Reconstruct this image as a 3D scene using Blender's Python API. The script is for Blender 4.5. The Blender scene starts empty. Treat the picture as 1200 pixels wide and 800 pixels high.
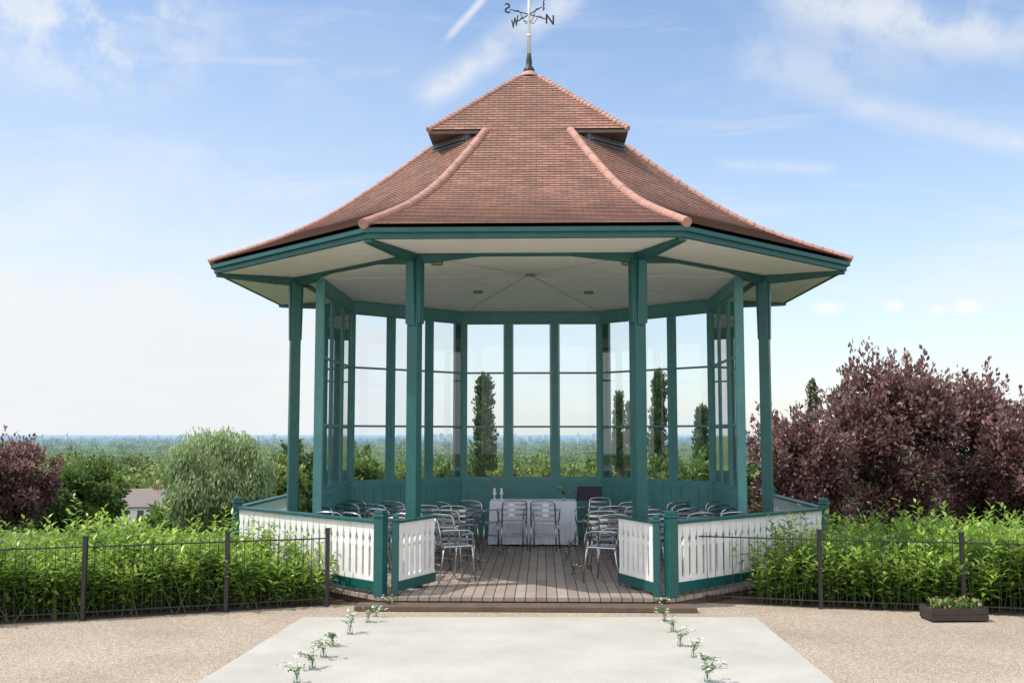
import bpy, math, random
import numpy as np
from mathutils import Vector, Matrix, Euler, Quaternion
random.seed(4); rng=np.random.default_rng(7)
S=bpy.context.scene; COL=S.collection
R_=math.radians
def cat_rom(P,x):
    return float(np.interp(x,[p[0] for p in P],[p[1] for p in P]))
# ---------------------------------------------------------------- camera
CL=Vector((0.21,-16.65,2.03)); CE=Euler((R_(90+5.02),0,R_(1.68)),'XYZ'); CM=CE.to_matrix(); FP=1230.0
cd=bpy.data.cameras.new('camera'); cam=bpy.data.objects.new('camera',cd); COL.objects.link(cam)
cam.location=CL; cam.rotation_euler=CE; cd.sensor_width=36; cd.lens=FP/1200*36; cd.clip_end=60000; S.camera=cam
def ray(px,py): return CM@Vector(((px-600)/FP,-(py-400)/FP,-1))
def at(px,py,D):
    d=ray(px,py); t=D/d.y; return CL+d*t
def gp(px,py,z=0.0):
    d=ray(px,py); t=(z-CL.z)/d.z; return CL+d*t
# ---------------------------------------------------------------- helpers
def tag(o,label=None,cat=None,group=None,kind=None):
    if label: o['label']=label
    if cat: o['category']=cat
    if group: o['group']=group
    if kind: o['kind']=kind
    return o
def empty(name,loc=(0,0,0),rz=0,label=None,cat=None,group=None):
    o=bpy.data.objects.new(name,None); COL.objects.link(o); o.location=loc; o.rotation_euler=(0,0,rz); o.empty_display_size=.1
    return tag(o,label,cat,group)
def copy_tree(o,parent=None):
    c=o.copy(); COL.objects.link(c)
    if parent: c.parent=parent
    for ch in list(o.children): copy_tree(ch,c)
    return c
def Pf(phi,a,u,z):
    c,s=math.cos(phi),math.sin(phi); return (c*a-s*u, s*a+c*u, z)
class MB:
    def __init__(s): s.v=[]; s.f=[]
    def add(s,vs,fs):
        n=len(s.v); s.v+= [tuple(p) for p in vs]; s.f+=[tuple(i+n for i in f) for f in fs]; return s
    def hexa(s,p): # bottom 4, top 4
        return s.add(p,[(3,2,1,0),(4,5,6,7),(0,1,5,4),(1,2,6,5),(2,3,7,6),(3,0,4,7)])
    def box(s,c,d,rz=0,M=None):
        x,y,z=d[0]/2,d[1]/2,d[2]/2
        P=[Vector(q) for q in ((-x,-y,-z),(x,-y,-z),(x,y,-z),(-x,y,-z),(-x,-y,z),(x,-y,z),(x,y,z),(-x,y,z))]
        m=M if M is not None else Matrix.Rotation(rz,3,'Z'); c=Vector(c)
        return s.hexa([c+m@q for q in P])
    def boxf(s,phi,a0,a1,u0,u1,z0,z1):
        return s.hexa([Pf(phi,a0,u0,z0),Pf(phi,a1,u0,z0),Pf(phi,a1,u1,z0),Pf(phi,a0,u1,z0),
                       Pf(phi,a0,u0,z1),Pf(phi,a1,u0,z1),Pf(phi,a1,u1,z1),Pf(phi,a0,u1,z1)])
    def prism(s,A,B):
        n=len(A); fs=[tuple(range(n))[::-1],tuple(range(n,2*n))]+[(i,(i+1)%n,n+(i+1)%n,n+i) for i in range(n)]
        return s.add(list(A)+list(B),fs)
    def tube(s,path,rad,n=8,cap=True):
        path=[Vector(p) for p in path]
        if not hasattr(rad,'__len__'): rad=[rad]*len(path)
        vs=[];fs=[]; prev=None
        for i,p in enumerate(path):
            t=(path[min(i+1,len(path)-1)]-path[max(i-1,0)]).normalized()
            a=Vector((0,0,1)) if abs(t.z)<.9 else Vector((1,0,0))
            if prev is not None: a=prev
            x=(a-t*a.dot(t)).normalized(); prev=x; y=t.cross(x)
            for k in range(n):
                w=2*math.pi*k/n; vs.append(p+(x*math.cos(w)+y*math.sin(w))*rad[i])
        for i in range(len(path)-1):
            for k in range(n): fs.append((i*n+k,i*n+(k+1)%n,(i+1)*n+(k+1)%n,(i+1)*n+k))
        if cap: fs.append(tuple(range(n))[::-1]); fs.append(tuple(range((len(path)-1)*n,len(path)*n)))
        return s.add(vs,fs)
    def lathe(s,c,prof,n=20):
        vs=[];fs=[]
        for r,z in prof:
            for k in range(n):
                w=2*math.pi*k/n; vs.append((c[0]+r*math.cos(w),c[1]+r*math.sin(w),c[2]+z))
        for i in range(len(prof)-1):
            for k in range(n): fs.append((i*n+k,i*n+(k+1)%n,(i+1)*n+(k+1)%n,(i+1)*n+k))
        fs.append(tuple(range(n))[::-1]); fs.append(tuple(range((len(prof)-1)*n,len(prof)*n)))
        return s.add(vs,fs)
    def build(s,name,mat,parent=None,smooth=False,world=False,bevel=0):
        v=s.v
        if world and parent is not None:
            l=parent.location; v=[(p[0]-l.x,p[1]-l.y,p[2]-l.z) for p in v]
        me=bpy.data.meshes.new(name); me.from_pydata(v,[],s.f); me.update()
        if smooth: me.polygons.foreach_set('use_smooth',[True]*len(me.polygons))
        me.materials.append(mat); o=bpy.data.objects.new(name,me); COL.objects.link(o)
        if parent is not None: o.parent=parent
        if bevel:
            b=o.modifiers.new('bevel','BEVEL'); b.width=bevel; b.segments=2; b.limit_method='ANGLE'
        return o
def leafmesh(name,base,dirs,ups,L,W,tone,mat,parent=None):
    N=len(base); L=np.broadcast_to(L,(N,))[:,None]; W=np.broadcast_to(W,(N,))[:,None]
    dirs=dirs/np.linalg.norm(dirs,axis=1,keepdims=True)
    side=np.cross(dirs,ups); side/= (np.linalg.norm(side,axis=1,keepdims=True)+1e-9)
    nrm=np.cross(side,dirs)
    v=np.empty((N,4,3)); v[:,0]=base; v[:,1]=base+dirs*L*.45+side*W*.5+nrm*W*.18
    v[:,2]=base+dirs*L-nrm*L*.08; v[:,3]=base+dirs*L*.45-side*W*.5+nrm*W*.18
    me=bpy.data.meshes.new(name); me.vertices.add(4*N); me.vertices.foreach_set('co',v.reshape(-1).astype(np.float32))
    idx=(np.arange(N)[:,None]*4+np.array([0,1,2,0,2,3])[None]).reshape(-1)
    me.loops.add(6*N); me.loops.foreach_set('vertex_index',idx.astype(np.int32))
    me.polygons.add(2*N); me.polygons.foreach_set('loop_start',(np.arange(2*N)*3).astype(np.int32))
    me.update(calc_edges=True)
    a=me.attributes.new('tone','FLOAT','POINT'); a.data.foreach_set('value',np.repeat(tone,4).astype(np.float32))
    me.materials.append(mat); o=bpy.data.objects.new(name,me); COL.objects.link(o)
    if parent is not None: o.parent=parent
    return o
def rdir(n):
    d=rng.normal(size=(n,3)); return d/np.linalg.norm(d,axis=1,keepdims=True)
# ---------------------------------------------------------------- materials
def newmat(name):
    m=bpy.data.materials.new(name); m.use_nodes=True; nt=m.node_tree; return m,nt,nt.nodes['Principled BSDF']
def pm(name,c1,c2=None,scale=6,rough=.6,metal=0,bump=0,bscale=None,stretch=None,spec=.5):
    m,nt,b=newmat(name); N=nt.nodes; Lk=nt.links
    b.inputs['Roughness'].default_value=rough; b.inputs['Metallic'].default_value=metal; b.inputs['Specular IOR Level'].default_value=spec
    c2=c2 or tuple(x*.8 for x in c1)
    tc=N.new('ShaderNodeTexCoord'); mp=N.new('ShaderNodeMapping'); Lk.new(tc.outputs['Object'],mp.inputs[0])
    if stretch: mp.inputs['Scale'].default_value=stretch
    no=N.new('ShaderNodeTexNoise'); no.inputs['Scale'].default_value=scale; no.inputs['Detail'].default_value=8; no.inputs['Roughness'].default_value=.65
    Lk.new(mp.outputs[0],no.inputs['Vector'])
    r=N.new('ShaderNodeValToRGB'); r.color_ramp.elements[0].position=.32; r.color_ramp.elements[1].position=.68
    r.color_ramp.elements[0].color=(*c2,1); r.color_ramp.elements[1].color=(*c1,1)
    Lk.new(no.outputs['Fac'],r.inputs[0]); Lk.new(r.outputs[0],b.inputs['Base Color'])
    if bump:
        n2=N.new('ShaderNodeTexNoise'); n2.inputs['Scale'].default_value=bscale or scale*5; n2.inputs['Detail'].default_value=5
        Lk.new(mp.outputs[0],n2.inputs['Vector']); bp=N.new('ShaderNodeBump'); bp.inputs['Strength'].default_value=bump; bp.inputs['Distance'].default_value=.01
        Lk.new(n2.outputs['Fac'],bp.inputs['Height']); Lk.new(bp.outputs[0],b.inputs['Normal'])
    return m
def leafmat(name,dark,light,rough=.5,trans=.3,mid=None):
    m,nt,b=newmat(name); N=nt.nodes; Lk=nt.links
    at_=N.new('ShaderNodeAttribute'); at_.attribute_name='tone'
    r=N.new('ShaderNodeValToRGB'); r.color_ramp.elements[0].color=(*dark,1); r.color_ramp.elements[1].color=(*light,1)
    if mid: e=r.color_ramp.elements.new(.5); e.color=(*mid,1)
    Lk.new(at_.outputs['Fac'],r.inputs[0]); Lk.new(r.outputs[0],b.inputs['Base Color']); b.inputs['Roughness'].default_value=rough
    t=N.new('ShaderNodeBsdfTranslucent'); Lk.new(r.outputs[0],t.inputs[0]); mx=N.new('ShaderNodeMixShader'); mx.inputs[0].default_value=trans
    Lk.new(b.outputs[0],mx.inputs[1]); Lk.new(t.outputs[0],mx.inputs[2]); Lk.new(mx.outputs[0],N['Material Output'].inputs[0])
    return m
teal=pm('teal_paint',(.008,.095,.088),(.005,.070,.067),5,.42,bump=.2,bscale=30)
teal2=pm('teal_paint_glare',(.095,.28,.27),(.065,.23,.225),4,.5,bump=.15,bscale=30)  # same teal paint as the posts, with the glare put into its colour
white=pm('white_paint',(.84,.83,.80),(.70,.68,.63),5,.5,bump=.15,bscale=25)
cream=pm('soffit_paint',(.87,.85,.82),(.79,.77,.73),2.5,.6)
ceilm=pm('ceiling_paint',(.87,.87,.86),(.81,.81,.80),2,.6)
alu=pm('brushed_aluminium',(.56,.56,.565),(.42,.42,.43),20,.24,metal=1)
blackm=pm('black_iron',(.012,.012,.013),(.02,.018,.016),20,.5)
lead=pm('grey_lead',(.10,.105,.12),(.06,.065,.075),6,.6)
bark=pm('bark',(.09,.07,.05),(.05,.04,.03),8,.9,bump=.5)
wood=pm('weathered_wood',(.20,.15,.11),(.12,.085,.06),3,.8,bump=.3,stretch=(1,8,8))
glassjar,nt,b=newmat('jar_glass'); b.inputs['Base Color'].default_value=(.9,.95,.93,1); b.inputs['Roughness'].default_value=.05; b.inputs['Transmission Weight'].default_value=1; b.inputs['IOR'].default_value=1.2
pane,nt,b=newmat('window_glass'); N=nt.nodes; Lk=nt.links
tr=N.new('ShaderNodeBsdfTransparent'); tr.inputs[0].default_value=(.88,.93,.95,1); gl=N.new('ShaderNodeBsdfGlossy'); gl.inputs['Roughness'].default_value=.02
fr=N.new('ShaderNodeFresnel'); fr.inputs[0].default_value=1.4; mx=N.new('ShaderNodeMixShader'); Lk.new(fr.outputs[0],mx.inputs[0]); Lk.new(tr.outputs[0],mx.inputs[1]); Lk.new(gl.outputs[0],mx.inputs[2]); Lk.new(mx.outputs[0],N['Material Output'].inputs[0])
def brickmat(name,c1,c2,mort,bw,rh,ms,coord='UV',swap=False,rough=.8,bumpd=.004,weather=None,extra=None):
    m,nt,b=newmat(name); N=nt.nodes; Lk=nt.links; b.inputs['Roughness'].default_value=rough
    tc=N.new('ShaderNodeTexCoord'); src=tc.outputs[coord]
    if swap:
        sp=N.new('ShaderNodeSeparateXYZ'); cb=N.new('ShaderNodeCombineXYZ'); Lk.new(src,sp.inputs[0]); Lk.new(sp.outputs[1],cb.inputs[0]); Lk.new(sp.outputs[0],cb.inputs[1]); src=cb.outputs[0]
    br=N.new('ShaderNodeTexBrick'); br.inputs['Scale'].default_value=1; br.inputs['Brick Width'].default_value=bw; br.inputs['Row Height'].default_value=rh
    br.inputs['Mortar Size'].default_value=ms; br.inputs['Mortar Smooth'].default_value=.3; br.inputs['Color1'].default_value=(*c1,1); br.inputs['Color2'].default_value=(*c2,1); br.inputs['Mortar'].default_value=(*mort,1)
    Lk.new(src,br.inputs['Vector'])
    no=N.new('ShaderNodeTexNoise'); no.inputs['Scale'].default_value=1.7; no.inputs['Detail'].default_value=9; no.inputs['Roughness'].default_value=.7; Lk.new(tc.outputs['Object'],no.inputs['Vector'])
    r=N.new('ShaderNodeValToRGB'); r.color_ramp.elements[0].position=.3; r.color_ramp.elements[1].position=.7
    w=weather or (.72,.70,.68); r.color_ramp.elements[0].color=(*w,1); r.color_ramp.elements[1].color=(1.08,1.05,1.03,1); Lk.new(no.outputs['Fac'],r.inputs[0])
    mx=N.new('ShaderNodeMixRGB'); mx.blend_type='MULTIPLY'; mx.inputs[0].default_value=1; Lk.new(br.outputs['Color'],mx.inputs[1]); Lk.new(r.outputs[0],mx.inputs[2])
    out=mx.outputs[0]
    if extra: # lichen and soot, heavier towards the top of the roof
        sp=N.new('ShaderNodeSeparateXYZ'); Lk.new(tc.outputs['Object'],sp.inputs[0]); mr=N.new('ShaderNodeMapRange'); mr.inputs[1].default_value=4.6; mr.inputs[2].default_value=7.9; mr.inputs[3].default_value=.22; mr.inputs[4].default_value=.9; Lk.new(sp.outputs[2],mr.inputs[0])
        n5=N.new('ShaderNodeTexNoise'); n5.inputs['Scale'].default_value=3.5; n5.inputs['Detail'].default_value=10; n5.inputs['Roughness'].default_value=.78; Lk.new(tc.outputs['Object'],n5.inputs['Vector'])
        r5=N.new('ShaderNodeMapRange'); r5.inputs[1].default_value=.45; r5.inputs[2].default_value=.65; Lk.new(n5.outputs['Fac'],r5.inputs[0])
        ml=N.new('ShaderNodeMath'); ml.operation='MULTIPLY'; Lk.new(mr.outputs[0],ml.inputs[0]); Lk.new(r5.outputs[0],ml.inputs[1])
        m3=N.new('ShaderNodeMixRGB'); Lk.new(ml.outputs[0],m3.inputs[0]); Lk.new(out,m3.inputs[1]); m3.inputs[2].default_value=(.125,.095,.065,1); out=m3.outputs[0]
    Lk.new(out,b.inputs['Base Color'])
    n2=N.new('ShaderNodeTexNoise'); n2.inputs['Scale'].default_value=60; Lk.new(tc.outputs['Object'],n2.inputs['Vector'])
    ad=N.new('ShaderNodeMath'); ad.operation='MULTIPLY_ADD'; Lk.new(n2.outputs['Fac'],ad.inputs[0]); ad.inputs[1].default_value=.3
    iv=N.new('ShaderNodeMath'); iv.operation='SUBTRACT'; iv.inputs[0].default_value=1; Lk.new(br.outputs['Fac'],iv.inputs[1]); Lk.new(iv.outputs[0],ad.inputs[2])
    bp=N.new('ShaderNodeBump'); bp.inputs['Distance'].default_value=bumpd; bp.inputs['Strength'].default_value=.7; Lk.new(ad.outputs[0],bp.inputs['Height']); Lk.new(bp.outputs[0],b.inputs['Normal'])
    return m
tile=brickmat('clay_roof_tiles',(.40,.195,.14),(.255,.125,.092),(.10,.055,.04),.165,.08,.005,extra=True,weather=(.68,.67,.65))
deckm=brickmat('deck_boards',(.37,.31,.265),(.27,.22,.185),(.035,.025,.02),2.7,.125,.006,coord='Object',swap=True,weather=(.75,.73,.71))
hipm=pm('clay_hip_tile',(.46,.25,.195),(.31,.16,.12),5,.75,bump=.3)
def gravelmat():
    m,nt,b=newmat('bound_gravel'); N=nt.nodes; Lk=nt.links; b.inputs['Roughness'].default_value=.9
    tc=N.new('ShaderNodeTexCoord'); vo=N.new('ShaderNodeTexVoronoi'); vo.inputs['Scale'].default_value=100; Lk.new(tc.outputs['Object'],vo.inputs['Vector'])
    sp=N.new('ShaderNodeSeparateColor'); Lk.new(vo.outputs['Color'],sp.inputs[0])
    r=N.new('ShaderNodeValToRGB'); cr=r.color_ramp; cr.elements[0].color=(.19,.14,.095,1); cr.elements[1].color=(.56,.48,.40,1)
    e=cr.elements.new(.35); e.color=(.33,.26,.195,1); e=cr.elements.new(.7); e.color=(.40,.33,.26,1); Lk.new(sp.outputs[0],r.inputs[0])
    no=N.new('ShaderNodeTexNoise'); no.inputs['Scale'].default_value=.8; no.inputs['Detail'].default_value=8; Lk.new(tc.outputs['Object'],no.inputs['Vector'])
    r2=N.new('ShaderNodeValToRGB'); r2.color_ramp.elements[0].position=.3; r2.color_ramp.elements[1].position=.7; r2.color_ramp.elements[0].color=(.82,.81,.80,1); r2.color_ramp.elements[1].color=(1.05,1.05,1.05,1); Lk.new(no.outputs['Fac'],r2.inputs[0])
    mx=N.new('ShaderNodeMixRGB'); mx.blend_type='MULTIPLY'; mx.inputs[0].default_value=1; Lk.new(r.outputs[0],mx.inputs[1]); Lk.new(r2.outputs[0],mx.inputs[2]); Lk.new(mx.outputs[0],b.inputs['Base Color'])
    bp=N.new('ShaderNodeBump'); bp.inputs['Distance'].default_value=.004; bp.inputs['Strength'].default_value=.4; Lk.new(vo.outputs['Distance'],bp.inputs['Height']); Lk.new(bp.outputs[0],b.inputs['Normal'])
    return m
gravel=gravelmat()
def concmat():
    m=pm('pale_concrete',(.50,.475,.425),(.40,.38,.335),1.1,.85,bump=.5,bscale=90); nt=m.node_tree; N=nt.nodes; Lk=nt.links; b=N['Principled BSDF']; src=b.inputs['Base Color'].links[0].from_socket
    tc=N.new('ShaderNodeTexCoord'); n=N.new('ShaderNodeTexNoise'); n.inputs['Scale'].default_value=45; n.inputs['Detail'].default_value=8; n.inputs['Roughness'].default_value=.85; Lk.new(tc.outputs['Object'],n.inputs['Vector'])
    r=N.new('ShaderNodeMapRange'); r.inputs[1].default_value=.3; r.inputs[2].default_value=.7; r.inputs[3].default_value=.74; r.inputs[4].default_value=1.16; Lk.new(n.outputs['Fac'],r.inputs[0])
    v=N.new('ShaderNodeVectorMath'); v.operation='SCALE'; Lk.new(src,v.inputs[0]); Lk.new(r.outputs[0],v.inputs[3]); Lk.new(v.outputs[0],b.inputs['Base Color']); return m
conc=concmat()
soil=pm('soil',(.10,.07,.045),(.05,.035,.025),9,.95,bump=.8,bscale=30)
def landmat(name,near1,near2,haze,sc,y0,y1):
    m,nt,b=newmat(name); N=nt.nodes; Lk=nt.links; b.inputs['Roughness'].default_value=.95; b.inputs['Specular IOR Level'].default_value=.1
    tc=N.new('ShaderNodeTexCoord'); no=N.new('ShaderNodeTexNoise'); no.inputs['Scale'].default_value=sc; no.inputs['Detail'].default_value=10; Lk.new(tc.outputs['Object'],no.inputs['Vector'])
    r=N.new('ShaderNodeValToRGB'); r.color_ramp.elements[0].position=.38; r.color_ramp.elements[1].position=.62; r.color_ramp.elements[0].color=(*near1,1); r.color_ramp.elements[1].color=(*near2,1); Lk.new(no.outputs['Fac'],r.inputs[0])
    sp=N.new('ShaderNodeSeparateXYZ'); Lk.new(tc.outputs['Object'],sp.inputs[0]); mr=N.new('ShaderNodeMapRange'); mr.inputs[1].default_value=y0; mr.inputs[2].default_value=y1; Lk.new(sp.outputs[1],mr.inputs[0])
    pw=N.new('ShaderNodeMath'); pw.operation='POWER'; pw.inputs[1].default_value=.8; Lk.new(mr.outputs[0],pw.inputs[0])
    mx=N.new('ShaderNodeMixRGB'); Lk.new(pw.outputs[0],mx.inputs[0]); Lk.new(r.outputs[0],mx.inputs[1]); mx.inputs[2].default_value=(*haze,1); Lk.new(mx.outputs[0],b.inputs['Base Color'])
    return m
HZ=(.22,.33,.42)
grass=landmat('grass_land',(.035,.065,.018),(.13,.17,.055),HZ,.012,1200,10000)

# ---------------------------------------------------------------- terrain
TP=[(-1e5,0),(0,0),(20,2.2),(60,8),(150,20),(300,29),(500,34),(1000,36),(1e6,36)]
def terr(x,y): return -cat_rom(TP,y-5)
xs=sorted(set([-25000,-12000,-6000,-3000,-1500,-700,-300,-150,-80,-40,-20,0,20,40,80,150,300,700,1500,3000,6000,12000,25000]))
ys=[-80,-30,0,5,10,15,20,25,35,45,65,90,120,155,200,250,305,400,505,700,1005,2000,4000,8000,16000,30000]
mb=MB(); 
for y in ys:
    for x in xs: mb.v.append((x,y,terr(x,y)))
nx=len(xs)
for j in range(len(ys)-1):
    for i in range(nx-1): mb.f.append((j*nx+i,j*nx+i+1,(j+1)*nx+i+1,(j+1)*nx+i))
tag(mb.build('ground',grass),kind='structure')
fl=[gp(-230,744),gp(-70,737),gp(97,728),gp(265,718),gp(383,711)]
fr_=[gp(800,706),gp(962,714),gp(1130,720),gp(1300,728)]
m=MB(); m.add([(-25,-8,.004),(25,-8,.004),(25,1,.004),(-25,1,.004)],[(0,1,2,3)]); tag(m.build('soil_bed',soil),kind='structure')
poly=[(-45,-40),(45,-40),(45,fr_[-1].y-6),(fr_[-1].x,fr_[-1].y+.05)]+[(p.x,p.y+.06) for p in fr_[::-1][1:]]+[(1.6,-3.9),(-1.6,-3.9)]+[(p.x,p.y+.06) for p in fl[::-1]]+[(-45,fl[0].y-6)]
m=MB(); m.add([(x,y,.009) for x,y in poly],[tuple(range(len(poly)))]); tag(m.build('gravel_path',gravel),kind='structure')
c=[gp(355,725),gp(885,725),gp(975,800),gp(235,800)]
ex=lambda a,b_,k:(a+(b_-a)*k)
c2=[c[0],c[1],ex(c[1],c[2],2.6),ex(c[0],c[3],2.6)]
m=MB(); m.prism([(p.x,p.y,.010) for p in c2[::-1]],[(p.x,p.y,.022) for p in c2[::-1]]); tag(m.build('concrete_slab',conc),kind='structure')

# ---------------------------------------------------------------- bandstand
Rp,Rs,Rb,Re=3.7,3.33,4.47,4.91
C8=math.cos(R_(22.5)); S8=math.sin(R_(22.5)); T8=math.tan(R_(22.5))
PH=[R_(-90+45*k) for k in range(8)]
DZ=.13
B=empty('bandstand',(0,0,0),0,'octagonal teal bandstand with flared red clay tile roof, glazed screens and white balustrade','bandstand')
def octo(a,z,mb=None): return [Pf(p,a,-T8*a,z) for p in PH]
m=MB(); m.prism(octo(Rb*C8+.06,.085),octo(Rb*C8+.06,DZ)); dk=m.build('deck',deckm,B)
m=MB(); m.prism(octo(Rb*C8-.02,.0),octo(Rb*C8-.02,.083)); m.build('deck_fascia',wood,dk)
m=MB(); m.hexa([(-1.95,-4.50,.012),(1.95,-4.50,.012),(1.95,-4.20,.012),(-1.95,-4.20,.012),(-1.95,-4.50,.07),(1.95,-4.50,.07),(1.95,-4.20,.07),(-1.95,-4.20,.07)]); m.build('step',pm('dark_step_wood',(.13,.09,.065),(.08,.055,.04),4,.8),B,bevel=.006)
# roof
prof=[(1.46,6.515),(1.8,6.21),(2.14,5.92),(2.73,5.44),(3.1,5.185),(3.35,5.03),(3.6,4.895),(4.07,4.68),(4.57,4.47)]
pa=np.array(prof); 
def smoothprof(pa,n=200):
    x=np.linspace(pa[0,0],pa[-1,0],n); z=np.interp(x,pa[:,0],pa[:,1]); k=np.ones(25)/25
    zp=np.concatenate([z[0]-(z[1]-z[0])*np.arange(12,0,-1),z,z[-1]+(z[-1]-z[-2])*np.arange(1,13)])
    return x,np.convolve(zp,k,'valid')
px_,pz_=smoothprof(pa)
def courses(x,z,step=.08,lift=.012):
    s=np.concatenate([[0],np.cumsum(np.hypot(np.diff(x),np.diff(z)))]); T=s[-1]; out=[]
    n=int(T/step)
    for k in range(n+1):
        s0=T-k*step; s1=max(T-(k+1)*step,0)
        for ss,l in ((s0,lift),(s1,.002)):
            a=np.interp(ss,s,x); h=np.interp(ss,s,z); d=.01
            tx=np.interp(min(ss+d,T),s,x)-np.interp(max(ss-d,0),s,x); tz=np.interp(min(ss+d,T),s,z)-np.interp(max(ss-d,0),s,z); L=math.hypot(tx,tz)
            out.append((a-tz/L*l,h+tx/L*l, (k if ss==s0 and l==lift else k+1)*step))
    return out
def swept(name,angs,tanh,prf,mat,parent,under=None):
    mb=MB(); uvs=[]
    for ph in angs:
        for i in range(len(prf)-1):
            a0,h0,v0=prf[i]; a1,h1,v1=prf[i+1]
            mb.add([Pf(ph,a0,-tanh*a0,h0),Pf(ph,a0,tanh*a0,h0),Pf(ph,a1,tanh*a1,h1),Pf(ph,a1,-tanh*a1,h1)],[(0,1,2,3)])
            e=.001; uvs+=[(-tanh*a0+20,v0+e),(tanh*a0+20,v0+e),(tanh*a1+20,v1-e if v1>v0 else v0+e),(-tanh*a1+20,v1-e if v1>v0 else v0+e)]
    o=mb.build(name,mat,parent); uv=o.data.uv_layers.new(name='UVMap'); uv.data.foreach_set('uv',np.array(uvs,dtype=np.float32).reshape(-1)); return o
roof=swept('roof',PH,T8,courses(px_,pz_),tile,B)
capx=np.linspace(.03,1.475,60); capz=7.88-(capx-.03)*(7.88-6.505)/(1.445)
cap=swept('roof_cap',[PH[0],PH[2],PH[4],PH[6]],1.0,courses(capx,capz,step=.0798),tile,B)
e=1.475; eav=pm('dark_eaves',(.13,.09,.07),(.07,.05,.045),5,.7)
for sx in (-1,1):
    for sy in (-1,1):
        P=[(sx*.60,sy*e),(sx*e,sy*e),(sx*e,sy*.60)]
        if sx*sy<0: P=P[::-1]
        m=MB(); m.prism([(x,y,6.45) for x,y in P],[(x,y,6.495) for x,y in P]); m.build('cap_eaves_board',eav,cap)
for k in (1,3,5,7):
    m=MB(); m.boxf(PH[k],1.58,1.68,-.40,.40,6.1,6.445); 
    for q in range(5): m.boxf(PH[k],1.67,1.72,-.37,.37,6.15+q*.052,6.175+q*.052)
    m.build('roof_vent',lead,B)
def hiproll(name,pts,r,parent,seg=.2,fl_=.05):
    pts=[Vector(p) for p in pts]; L=[0]
    for i in range(1,len(pts)): L.append(L[-1]+(pts[i]-pts[i-1]).length)
    def P(s):
        s=max(0,min(L[-1],s)); 
        i=max(j for j in range(len(L)) if L[j]<=s+1e-9); i=min(i,len(pts)-2); t=(s-L[i])/(L[i+1]-L[i]+1e-9); return pts[i].lerp(pts[i+1],t)
    m=MB(); n=int(L[-1]/seg)
    for k in range(n):
        a=P(k*seg-.02); b_=P((k+1)*seg); mid=P((k+.5)*seg); m.tube([a,mid,b_],[r*(1+fl_)+random.uniform(-.002,.002),r,r*(1-fl_*.6)],14)
    return m.build(name,hipm,parent,smooth=False)
for k in range(8):
    pts=[Pf(PH[k],a,T8*a,h+.008) for a,h in list(zip(px_,pz_))[::-1][::4]]
    pts=[Vector(p) for p in pts if p[2]<6.5]
    if k in (0,7,3,4): hiproll('hip_ridge',pts,.060,roof,.3,.05)
    else: hiproll('hip_ridge',pts,.043,roof,.15,.12)
for k in (0,2,4,6):
    pts=[Pf(PH[k],a,a,h) for a,h in list(zip(capx,capz))[::-1][::4]]; hiproll('hip_ridge',pts,.038,cap,.09,.16)
m=MB(); m.lathe((0,0,7.80),[(.17,0),(.13,.06),(.05,.12)],16); m.build('apex_cap',hipm,cap)
m=MB(); 
for k in range(8): 
    a0,a1=4.44,4.50; 
    m.hexa([Pf(PH[k],a0,-T8*a0,4.318),Pf(PH[k],a1,-T8*a1,4.318),Pf(PH[k],a1,T8*a1,4.318),Pf(PH[k],a0,T8*a0,4.318),Pf(PH[k],a0,-T8*a0,4.45),Pf(PH[k],a1,-T8*a1,4.45),Pf(PH[k],a1,T8*a1,4.45),Pf(PH[k],a0,T8*a0,4.45)])
    a0,a1=4.501,4.545
    m.hexa([Pf(PH[k],a0,-T8*a0,4.385),Pf(PH[k],a1,-T8*a1,4.385),Pf(PH[k],a1,T8*a1,4.385),Pf(PH[k],a0,T8*a0,4.385),Pf(PH[k],a0,-T8*a0,4.44),Pf(PH[k],a1,-T8*a1,4.44),Pf(PH[k],a1,T8*a1,4.44),Pf(PH[k],a0,T8*a0,4.44)])
m.build('fascia',teal,B)
m=MB()
for k in range(8):
    for j in range(8):
        a0=3.10+j*(1.34/8)+.003; a1=3.10+(j+1)*(1.34/8)-.003
        m.hexa([Pf(PH[k],a0,-T8*a0,4.32),Pf(PH[k],a1,-T8*a1,4.32),Pf(PH[k],a1,T8*a1,4.32),Pf(PH[k],a0,T8*a0,4.32),Pf(PH[k],a0,-T8*a0,4.35),Pf(PH[k],a1,-T8*a1,4.35),Pf(PH[k],a1,T8*a1,4.35),Pf(PH[k],a0,T8*a0,4.35)])
m.build('soffit',cream,B)
m=MB(); o8=octo(3.10,4.325); m.add(o8+[(0,0,4.57)],[(i,8,(i+1)%8) for i in range(8)])
ceil=m.build('ceiling',ceilm,B)
m=MB()
for k in range(8):
    p=Vector(o8[k]); q=Vector((0,0,4.56)); m.tube([p+Vector((0,0,-.004)),q],[.012,.012],6)
m.build('ceiling_batten',pm('batten_paint',(.62,.62,.60)),ceil)
for (px,py,zz) in ((512,308,4.36),(622,322,4.56),(735,308,4.36),(560,345,4.42),(690,345,4.42)):
    g=gp(px,py,zz-.02); rr=math.hypot(g.x,g.y)
    zc=4.57-.245*min(rr,3.1)/3.1
    m=MB(); m.lathe((g.x,g.y,zc-.035),[(.05,0),(.075,.0),(.085,.02),(.085,.045)],16); m.build('ceiling_lamp',pm('lamp_metal',(.25,.22,.16)),ceil)
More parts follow.
